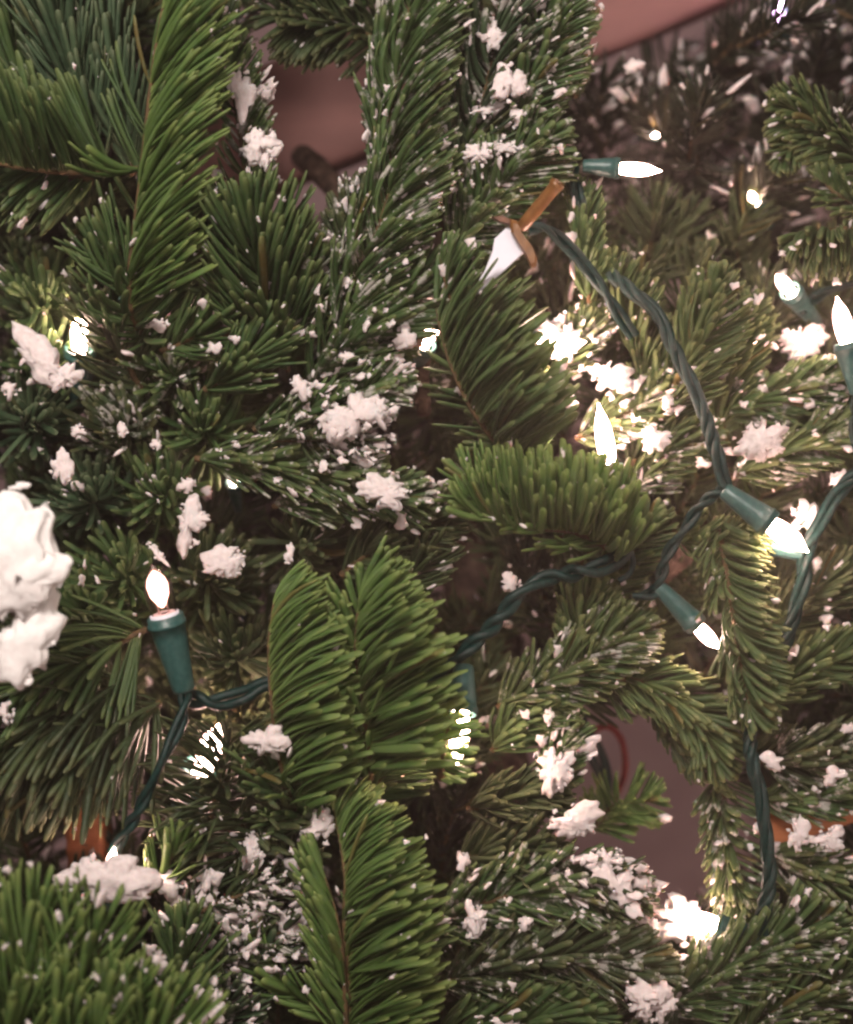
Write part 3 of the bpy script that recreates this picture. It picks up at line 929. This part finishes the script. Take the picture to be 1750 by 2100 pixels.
limb([(620, 320, 10), (655, 350, 8.5), (700, 400, 8), (760, 480, 8)], 24, 22, 'thick bare limb below the wooden board')
limb([(470, 130, 9), (500, 70, 9), (535, -40, 10)], 13, 9)
limb([(880, 660, 4), (862, 740, 3), (870, 850, 2.6)], 26, 14, 'short brown snag in the dark gap at the centre')
limb([(1020, 1600, 6), (990, 1850, 5), (985, 1960, 5)], 10, 7)
limb([(1350, 1180, 5), (1420, 1120, 5), (1470, 1060, 6)], 26, 22)

# ------------------------------------------------------------------ clumps of artificial snow
def clump(x, y, rx, ry, d, label, rot=0, lobes=5, seed=None, flat=.55, spike=1.15, rough=.11, mat='snow'):
    seed = seed if seed is not None else int(x * 3 + y)
    r_ = np.random.default_rng(seed)
    k = kd(d)
    parts = []
    big = max(rx, ry)
    tmpl = I4 if big > 28 else I3
    a = math.radians(rot)
    n_ = max(1, (lobes + 1) // 3)
    for i in range(n_):
        if i == 0:
            ox, oy, s_ = 0, 0, .80
        else:
            th = i / max(1, n_ - 1) * 2 * math.pi + r_.uniform(-.7, .7)
            rr = r_.uniform(.35, .7)
            ox, oy, s_ = math.cos(th) * rr, math.sin(th) * rr, r_.uniform(.34, .52)
        sx, sz = s_ * rx, s_ * ry
        if i:
            m_ = (sx + sz) / 2
            sx, sz = m_ * r_.uniform(.7, 1.3), m_ * r_.uniform(.7, 1.3)
        mn = min(sx, sz)
        v_ = flake(tmpl[0], seed * .37 + i + .21, spike, 1.0, rough)
        w_ = np.stack([v_[:, 0] * sx + ox * rx, v_[:, 1] * mn * flat + r_.uniform(-.15, .15) * mn, v_[:, 2] * sz + oy * ry], -1)
        w_ = np.stack([w_[:, 0] * math.cos(a) - w_[:, 2] * math.sin(a), w_[:, 1], w_[:, 0] * math.sin(a) + w_[:, 2] * math.cos(a)], -1)
        parts.append((w_ * k, tmpl[1]))
    # crumbs clinging round the rim
    for i in range(int(5 + big / 9)):
        th = r_.uniform(0, 2 * math.pi)
        rr = r_.uniform(.75, 1.1)
        sz = r_.uniform(2, 3 + big * .08)
        v_ = FLECKS[r_.integers(14)] * sz * (r_.uniform(.6, 1.6), .7, r_.uniform(.6, 1.6)) + (math.cos(th) * rr * rx * .9, r_.uniform(-4, 6), math.sin(th) * rr * ry * .9)
        v_ = np.stack([v_[:, 0] * math.cos(a) - v_[:, 2] * math.sin(a), v_[:, 1], v_[:, 0] * math.sin(a) + v_[:, 2] * math.cos(a)], -1)
        parts.append((v_ * k, I2[1]))
    v_, f_ = join(parts)
    o = build('snow_clump', v_ + at(x, y, d), f_, M[mat])
    return tag(o, label, 'snow clump', 'clumps of artificial snow on the tree')


C_ = clump
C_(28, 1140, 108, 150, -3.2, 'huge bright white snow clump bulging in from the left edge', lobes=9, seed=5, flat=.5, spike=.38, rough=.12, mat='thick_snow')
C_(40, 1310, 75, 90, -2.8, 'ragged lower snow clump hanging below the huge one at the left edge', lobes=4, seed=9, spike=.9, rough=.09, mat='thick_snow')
C_(12, 1465, 18, 26, -1, 'small snow clump at the left edge under the ragged hanging one', lobes=3)
C_(98, 748, 78, 34, -.6, 'jagged white snow clump slanting down at the upper left edge', rot=-40, lobes=6, seed=21)
C_(22, 797, 20, 18, -.5, 'round snow lump just left of the jagged slanting clump', lobes=3)
C_(727, 852, 62, 42, -.3, 'large star shaped snow clump on the frosted level branch', rot=28, lobes=8, seed=31)
C_(788, 1012, 58, 33, -.3, 'flat bottomed snow clump right of a frosted twig, below the star shaped one', lobes=7, seed=37)
C_(532, 300, 44, 36, .4, 'snow clump with a long drip beside the top left green comb', rot=-15, lobes=6, seed=44)
C_(510, 385, 8, 40, .5, 'thin icicle like drip of snow beside the top left green comb', lobes=3)
C_(495, 185, 24, 44, .6, 'narrow upright snow clump above the dripping one', lobes=5)
C_(1050, 172, 30, 42, -.2, 'bright leaf shaped snow clump in the top right cluster', lobes=6, rot=-15)
C_(1058, 240, 14, 22, .1, 'small oval snow lump under the leaf shaped clump', lobes=3)
C_(1000, 225, 40, 9, .2, 'thin level strip of snow left of the small oval lump', rot=18, lobes=4)
C_(980, 318, 32, 24, .2, 'cross shaped snow clump above the ornament', lobes=5, rot=10)
C_(1040, 300, 38, 13, .3, 'broken strip of snow right of the cross shaped clump', rot=-8, lobes=5)
C_(1010, 70, 24, 30, .4, 'square pale snow patch near the top edge right of centre', lobes=4)
C_(1050, 10, 20, 26, .6, 'snow patch cut off by the top edge', lobes=4)
C_(408, 508, 28, 30, .9, 'snow clump tucked behind the tip of the upper left comb', lobes=4, rot=-30)
C_(125, 965, 20, 34, -.4, 'two lobed snow lump above the huge left clump', lobes=4)
C_(158, 882, 15, 14, .2, 'small snow lump above the two lobed one on the left', lobes=3)
C_(250, 880, 9, 15, .2, 'tiny oval snow lump between end-on needles on the left', lobes=2)
C_(320, 912, 12, 10, .2, 'tiny roundish snow lump right of the tiny oval one', lobes=2)
C_(385, 1075, 28, 52, -.3, 'tall lilac white snow clump above and right of the clear lit bulb', lobes=5)
C_(383, 995, 18, 18, 0, 'small snow lump directly above the tall lilac white clump', lobes=3)
C_(468, 1152, 46, 28, -.4, 'warm lit wedge of snow right of the clear lit bulb', rot=22, lobes=6)
C_(322, 1135, 28, 8, .3, 'slender snow strip just above the clear lit bulb', rot=-50, lobes=3)
C_(593, 1135, 11, 18, .5, 'small oval snow fleck left of the double fan tip', lobes=2)
C_(615, 795, 26, 28, .3, 'snow clump on a twig left of the star shaped one', lobes=5)
C_(320, 666, 27, 15, .6, 'low snow patch under the upper left comb', lobes=4)
C_(832, 690, 24, 26, .4, 'square snow patch at the end of the frosted comb', lobes=4)
C_(710, 733, 16, 15, .4, 'small snow lump above the frosted level branch', lobes=3)
C_(707, 576, 14, 12, .5, 'heart shaped snow lump at the dark gap left of the frosted comb', lobes=3)
C_(650, 1705, 36, 36, .3, 'rounded snow clump left of the bottom centre comb', lobes=5)
C_(212, 1806, 78, 52, -1.2, 'wide lilac snow clump hiding the bulb at the bottom left', lobes=7, seed=64, spike=.8)
C_(543, 1520, 34, 28, -.4, 'pink heart shaped snow clump on the left edge of the double fan', lobes=5)
C_(1140, 1578, 34, 48, .5, 'cream snow clump above the lilac one right of the trunk', lobes=6)
C_(1172, 1682, 52, 34, .5, 'lilac snow clump beside the opening to the mauve wall', lobes=6)
C_(1225, 1765, 30, 22, .5, 'lumpy snow patch below the lilac clump by the opening', lobes=5)
C_(1262, 1810, 48, 34, .5, 'straggling pink snow clump with ragged fingers at the foot of the opening', rot=-30, lobes=9, seed=71)
C_(1328, 2052, 46, 44, .2, 'smooth pointed snow clump at the bottom right', lobes=5, seed=75)
C_(1400, 1892, 80, 46, 2.1, 'glaring white snow clump lit from inside near the bottom right', lobes=7, rot=-20)
C_(1560, 905, 48, 44, .7, 'round fluffy pinkish snow clump at the right', lobes=6, seed=81)
C_(1655, 1058, 30, 36, 1.8, 'pink lit snow clump behind the slanting lit bulb', lobes=4)
C_(1140, 700, 56, 44, 1.6, 'dazzling snow patch lit from within right of the white ornament blade', lobes=8, seed=85)
C_(1250, 775, 40, 28, 1.6, 'rosy snow clump below the dazzling patch', rot=-20, lobes=4)
C_(1152, 812, 34, 22, 1.0, 'lilac snow clump left of the tall lit bulb', rot=-30, lobes=5)
C_(1300, 890, 30, 12, 2.2, 'snow streak right of the tall lit bulb', rot=15, lobes=4)
C_(1345, 900, 34, 26, 1.4, 'ragged snow patch at the right end of the snow streak', lobes=6)
C_(1048, 1198, 22, 22, 1.2, 'small pink snow clump above the twisted cord in the middle', lobes=4)
C_(1370, 825, 14, 14, 1.2, 'small round snow lump below the dark hanging cord', lobes=3)
C_(970, 1885, 28, 38, .4, 'upright snow clump right of the bottom centre comb', lobes=5)
C_(950, 1768, 14, 20, .6, 'pointed snow lump over the upright clump right of the comb', lobes=3)
C_(1078, 1893, 16, 16, .6, 'small snow lump right of the upright clump', lobes=3)
C_(320, 1978, 30, 26, -2.6, 'heart shaped snow clump in the bottom left needles', lobes=4)
C_(155, 1912, 17, 17, -3.4, 'small soft snow ball in the bottom left corner needles', lobes=3)
C_(352, 1820, 22, 26, .2, 'greenish white snow lump right of the hidden bottom left bulb', lobes=4)
C_(430, 1835, 28, 26, .3, 'pinkish snow clump in the lower left tangle', lobes=4)
C_(515, 1745, 24, 40, .4, 'upright lilac snow clump in the lower left tangle', lobes=5)
C_(500, 1885, 50, 24, .4, 'long dim lilac snow clump in the lower left tangle', lobes=7, rot=-10)
C_(600, 1895, 34, 30, .4, 'dim snow clump between the long lilac one and the bottom comb', lobes=6)
C_(500, 1960, 26, 22, .5, 'splayed grey lilac snow clump lowest in the lower left tangle', lobes=5)
C_(425, 2070, 30, 48, -.8, 'tall snow clump cut off by the bottom edge left of centre', lobes=5)
C_(1590, 1562, 22, 20, .8, 'bright angular snow lump right of the hanging cord', lobes=4)
C_(1707, 1592, 26, 18, .9, 'star like snow lump near the right edge above the orange slat', lobes=5)
C_(1635, 1710, 20, 34, .8, 'dripping snow clump under the orange slat', lobes=4)
C_(1700, 1720, 34, 24, 1.0, 'sprawling snow clump right of the dripping one under the slat', lobes=6)
C_(1560, 1695, 12, 26, 1.2, 'narrow pink snow patch just left of the hanging cord', lobes=3)
C_(1040, 2095, 36, 20, .3, 'snow clump cut off by the bottom edge right of centre', lobes=4)
C_(1645, 705, 44, 34, 3.4, 'speckled pink snow patch by the right edge above the middle', lobes=9)
C_(1300, 140, 20, 16, 5, 'dull pink snow patch in the dark upper right', lobes=4)
C_(1125, 1470, 12, 17, 1, 'small pointed snow lump above the opening', lobes=3)
C_(1720, 985, 26, 16, 1.6, 'lilac snow lump on the cord near the right edge', rot=40, lobes=4)

# ------------------------------------------------------------------ string lights
def lathe(p0, axis, prof, ns=28):
    axis = norm(np.asarray(axis, float))
    A_ = norm(np.cross(axis, (0.2, 1, 0.1)))
    B2 = np.cross(axis, A_)
    an = np.arange(ns) / ns * 2 * math.pi
    V_ = []
    for (h, r_) in prof:
        V_.append(p0 + axis * h + r_ * (np.cos(an)[:, None] * A_ + np.sin(an)[:, None] * B2))
    V_ = np.vstack(V_)
    F_ = [(i * ns + j, i * ns + (j + 1) % ns, (i + 1) * ns + (j + 1) % ns, (i + 1) * ns + j) for i in range(len(prof) - 1) for j in range(ns)]
    F_.append(tuple(range(ns)))
    F_.append(tuple((len(prof) - 1) * ns + j for j in reversed(range(ns))))
    return V_, F_


def cord(parent, pts, r=8.5, strands=2, pitch=120, hr=None):
    r = r * .88
    P = [at(*p) for p in pts]
    k = np.mean([kd(p[2]) for p in pts])
    n_ = 40 * len(pts)
    S = spline(P, n_)
    T = norm(np.gradient(S, axis=0))
    A_ = norm(np.cross(T, (0, 1, 0)))
    B2 = np.cross(T, A_)
    s_ = np.r_[0, np.cumsum(np.linalg.norm(np.diff(S, axis=0), axis=1))] / k
    parts = []
    wob = np.array([noise.noise(Vector((q / 170, parent_seed(parent), 0))) for q in s_])
    for i in range(strands):
        ph = s_ / pitch * 2 * math.pi * (1) + i * 2 * math.pi / strands + wob * 6 + .8 * np.sin(s_ / 57.0)
        R = (hr or r * 0.95) * k * (1 + .5 * wob)
        c = S + (R * np.cos(ph))[:, None] * A_ + (R * np.sin(ph))[:, None] * B2
        parts.append(tube(c, r * k, 10))
    v_, f_ = join(parts)
    return build('cord', v_, f_, M['cord'], parent)


def parent_seed(p):
    return (sum(map(ord, p.name)) % 97) * .31


def light(parent, base, tip, w=36, bulb=95, bw=22, clear=False, label=None, mat='lit'):
    """socket from base to tip (x, y, depth), bulb carrying on along the axis"""
    a, b_ = at(*base), at(*tip)
    k = (kd(base[2]) + kd(tip[2])) / 2
    ax = norm(b_ - a)
    L = np.linalg.norm(b_ - a)
    w *= k
    prof = [(0, w * .35), (L * .01, w * .56), (L * .05, w * .62), (L * .35, w * .74), (L * .7, w * .90), (L * .86, w * .97), (L * .865, w * 1.04), (L * .91, w * 1.06),
            (L * .915, w * .99), (L * .985, w * 1.0), (L, w * .94), (L * .998, w * .80), (L * .93, w * .74)]
    v_, f_ = lathe(a, ax, prof)
    # moulded grip ribs along the sides
    so = build('socket', v_, f_, M['plastic'], parent)
    if label:
        so['label'] = label
    B_l, r_ = bulb * k, bw * k * (1 if clear else .9)
    bp = [(-.12, .75), (.02, .82), (.12, .92), (.3, 1.0), (.5, .98), (.66, .84), (.78, .60), (.86, .38), (.92, .20), (.965, .13), (1.0, .05)]
    prof = [(h * B_l, q * r_) for h, q in bp]
    if clear:
        shell = prof + [(h * .985 + B_l * .004, q * .90) for h, q in prof[::-1]]
        v_, f_ = lathe(b_, ax, shell)
        g = build('bulb', v_, f_, M['glass'], so)
        side = norm(np.cross(ax, (0, 1, 0)))
        wires = []
        for s_ in (-1, 1):
            wires.append(tube(spline([b_ - ax * B_l * .1 + side * s_ * r_ * .35, b_ + ax * B_l * .3 + side * s_ * r_ * .3, b_ + ax * B_l * .5 + side * s_ * r_ * .12], 10), r_ * .07, 6))
        v_, f_ = join(wires)
        build('lead_wires', v_, f_, M['metal'], so)
        fp = [(.16, .10), (.24, .34), (.40, .66), (.60, .74), (.72, .60), (.80, .38), (.86, .10)]
        v_, f_ = lathe(b_, ax, [(h * B_l, q * r_) for h, q in fp])
        build('glow', v_, f_, M[mat], so)
        v_, f_ = lathe(b_ - ax * L * .02, ax, [(0, w * .78), (L * .045, w * .80), (L * .05, w * .72), (L * .052, w * .2)])
        build('bulb_base', v_, f_, M['card'], so)
    else:
        v_, f_ = lathe(b_, ax, prof)
        build('bulb', v_, f_, M[mat], so)
    return so


def lone_bulb(parent, x, y, d, ang=80, size=1.0, mat='lit', lean=0.0, label=None):
    """bulb and socket deep in the tree; x, y is the middle of the bulb"""
    a = math.radians(ang)
    bl = 70 * size
    dx, dy = math.cos(a), -math.sin(a)
    tip = (x - dx * bl * .5, y - dy * bl * .5, d - lean * .5)
    base = (tip[0] - dx * 95 * size, tip[1] - dy * 95 * size, d + 1.2)
    return light(parent, base, tip, 26 * size, bl, 17 * size, mat=mat, label=label)


s1 = empty('string_lights', at(700, 1300, .6))
tag(s1, 'string lights with thick dark green cord running from lower left to the centre', 'string lights', 'strings of lights wound round the tree')
cord(s1, [(380, 1405, .1), (374, 1470, -.3), (338, 1550, -.7), (295, 1640, -.7), (262, 1700, -.5), (230, 1750, -.2)], 8.5, 2, 190)
cord(s1, [(378, 1430, .5), (440, 1440, .6), (500, 1425, .8), (560, 1400, 1), (700, 1400, 1.2), (840, 1400, .8), (915, 1370, .2), (960, 1330, 0), (1010, 1285, .1), (1060, 1225, .2),
          (1110, 1190, .3), (1180, 1175, .4), (1240, 1160, .5), (1280, 1130, .8), (1270, 1080, 1)], 11, 2, 170)
cord(s1, [(1270, 1190, 1), (1300, 1150, .9), (1290, 1110, 1), (1262, 1090, 1.1)], 7, 1, 170)
light(s1, (378, 1418, .1), (338, 1262, -.3), 38, 110, 30, clear=True, label='upright socket holding the clear bulb with its filament showing')
light(s1, (952, 1365, 0), (945, 1465, -.5), 34, 105, 24, label='socket half hidden by the double fan, its bulb glowing through needle tips')
light(s1, (1270, 1070, 1.1), (1250, 955, .9), 30, 130, 21, label='socket of the tall upright blazing bulb')
light(s1, (222, 1860, .4), (228, 1800, 0), 28, 78, 17, label='socket buried in the bottom left snow clump with only the bulb tip showing')

s2 = empty('string_lights', at(1400, 900, 2))
tag(s2, 'string of lights whose dark cord hangs from beside the ornament down to two slanting sockets', 'string lights', 'strings of lights wound round the tree')
cord(s2, [(1085, 470, .3), (1120, 468, .3), (1170, 510, .4), (1220, 570, .5), (1260, 630, .7), (1300, 690, 1)], 8, 2, 300)
cord(s2, [(1250, 560, 1.6), (1300, 600, 1.3), (1345, 640, 1.2), (1380, 710, 1), (1415, 780, .8), (1445, 850, .6), (1470, 930, .5), (1488, 1000, .5)], 9, 3, 230)
cord(s2, [(1488, 1000, .5), (1440, 1035, .6), (1405, 1085, .7), (1370, 1135, .8), (1355, 1185, .8), (1340, 1215, .9), (1300, 1225, 1)], 8, 2, 110)
cord(s2, [(1180, 315, 1.2), (1175, 350, 1), (1185, 395, 1), (1195, 430, 1.1), (1200, 480, 1.6)], 8, 2, 110)
light(s2, (1195, 340, 1), (1272, 345, .9), 22, 84, 16, label='level socket in the upper right with a pointed lit bulb')
light(s2, (1484, 1004, .5), (1582, 1076, .3), 30, 92, 25, label='slanting socket at the right with a blazing bulb')
light(s2, (1348, 1200, .9), (1430, 1284, 1.0), 25, 68, 17, label='lower slanting socket with a small glowing bulb')

s3 = empty('string_lights', at(1600, 1400, 2))
tag(s3, 'string of lights with teal cord hanging vertically near the right edge', 'string lights', 'strings of lights wound round the tree')
cord(s3, [(1770, 960, 1.6), (1720, 1010, 1.4), (1690, 1060, 1.3), (1655, 1130, 1.2), (1648, 1190, 1.1), (1632, 1250, 1.2), (1610, 1320, 1.6), (1580, 1400, 2.2), (1545, 1470, 1.6),
          (1540, 1540, .9), (1560, 1630, .7), (1572, 1720, .6), (1578, 1800, .6), (1568, 1860, .7), (1560, 1915, .9)], 9.5, 3, 210)
cord(s3, [(1760, 800, 1.4), (1755, 880, 1.6), (1765, 960, 1.6)], 8, 2, 120)
light(s3, (1650, 1140, 1.2), (1545, 1112, 1.5), 21, 60, 16, label='dark level socket just beneath the slanting blazing bulb')
light(s3, (1560, 1918, 1), (1470, 1898, 1.2), 24, 80, 24, label='socket pointing left into the glaring snow clump')
light(s3, (1762, 808, 1.3), (1738, 702, 1.2), 29, 95, 21, label='socket cut by the right edge with a pointed blazing bulb')

s4 = empty('string_lights', at(1000, 600, 6))
tag(s4, 'deeper string of lights seen only as bright bulbs between the branches', 'string lights', 'strings of lights wound round the tree')
for a_ in ((1595, 2, 9, 100, .8, 'lit_violet'), (1420, 178, 9, 60, .38, 'lit'), (1540, 396, 6, 120, .6, 'lit'), (1600, 572, 3.6, 130, .9, 'lit'),
           (163, 670, 2.0, 90, 1.2, 'lit'), (330, 552, 2.2, 30, .8, 'lit'), (890, 668, 2.4, 60, 1.1, 'lit'), (1160, 708, .9, 10, 1.5, 'lit'),
           (437, 1520, 3.0, 70, 1.7, 'lit'), (475, 968, 4.2, 100, .6, 'lit'), (1552, 700, 4.6, 90, .45, 'lit'), (1355, 275, 8, 10, .35, 'lit'),
           (820, 800, 5, 80, .4, 'lit'), (450, 790, 8.5, 80, .4, 'lit')):
    lone_bulb(s4, *a_)
cord(s4, [(1180, 1470, 8), (1215, 1530, 7.6), (1240, 1600, 7.4), (1232, 1660, 7.4)], 11, 2, 160)
cord(s4, [(1640, 640, 4), (1690, 600, 4.4), (1760, 580, 5)], 7, 2, 120)

# ------------------------------------------------------------------ the ornament with a card and a wooden peg
orn = empty('ornament', at(1070, 470, -.6))
tag(orn, 'toy sword ornament with gold brown handle and white tapered blade stuck among the needles', 'ornament')
v_, f_ = lathe(at(1068, 468, -.6), at(1141, 380, -1.2) - at(1068, 468, -.6),
               [(0, .0011), (.0005, .0015), (.004, .0016), (.010, .00155), (.0128, .0016), (.0134, .0019), (.0142, .0019), (.0146, .0014)], 24)
build('handle', v_, f_, M['gold'], orn)


def slab(pts, d, thick, mat, name, bev=.18):
    """outline (plan points) with a real thickness and softened rim"""
    c = np.mean(pts, axis=0)
    rings = []
    t_ = thick / 2
    for (sc, y) in ((1 - bev, -t_), (1, -t_ * .5), (1, t_ * .5), (1 - bev, t_)):
        rings.append(np.array([at(c[0] + (x - c[0]) * sc, c[1] + (y_ - c[1]) * sc, d) + (0, y, 0) for x, y_ in pts]))
    n_ = len(pts)
    F_ = [(i * n_ + j, i * n_ + (j + 1) % n_, (i + 1) * n_ + (j + 1) % n_, (i + 1) * n_ + j) for i in range(3) for j in range(n_)]
    F_.append(tuple(range(n_)))
    F_.append(tuple(3 * n_ + j for j in reversed(range(n_))))
    return build(name, np.vstack(rings), F_, mat, orn, smooth=False)


slab([(1046, 450), (1060, 454), (1074, 484), (1092, 506), (1102, 530), (1100, 548), (1090, 550), (1080, 526), (1062, 500), (1048, 476)], -1.15, .003, M['gold'], 'guard')
slab([(1008, 446), (1030, 442), (1050, 452), (1046, 462), (1024, 456)], -1.1, .002, M['rust'], 'guard_end')
slab([(1040, 466), (1056, 470), (1084, 510), (1034, 556), (976, 606), (966, 602), (994, 556), (1010, 516), (1014, 490)], -.95, .0012, M['card'], 'blade', .05)

# red ribbon hanging behind
rib = tube(spline([at(*p) for p in ((1140, 1520, 9), (1165, 1495, 9), (1200, 1505, 8.6), (1245, 1490, 8.6), (1275, 1520, 8.8), (1282, 1580, 9), (1262, 1640, 9))], 60), 7 * kd(9), 8)
tag(build('ribbon', rib[0], rib[1], M['red']), 'dark red looped ribbon in the opening before the mauve wall', 'ribbon')
print('front branches', N_FRONT, 'verts', sum(len(o.data.vertices) for o in SC.objects if o.type == 'MESH'))
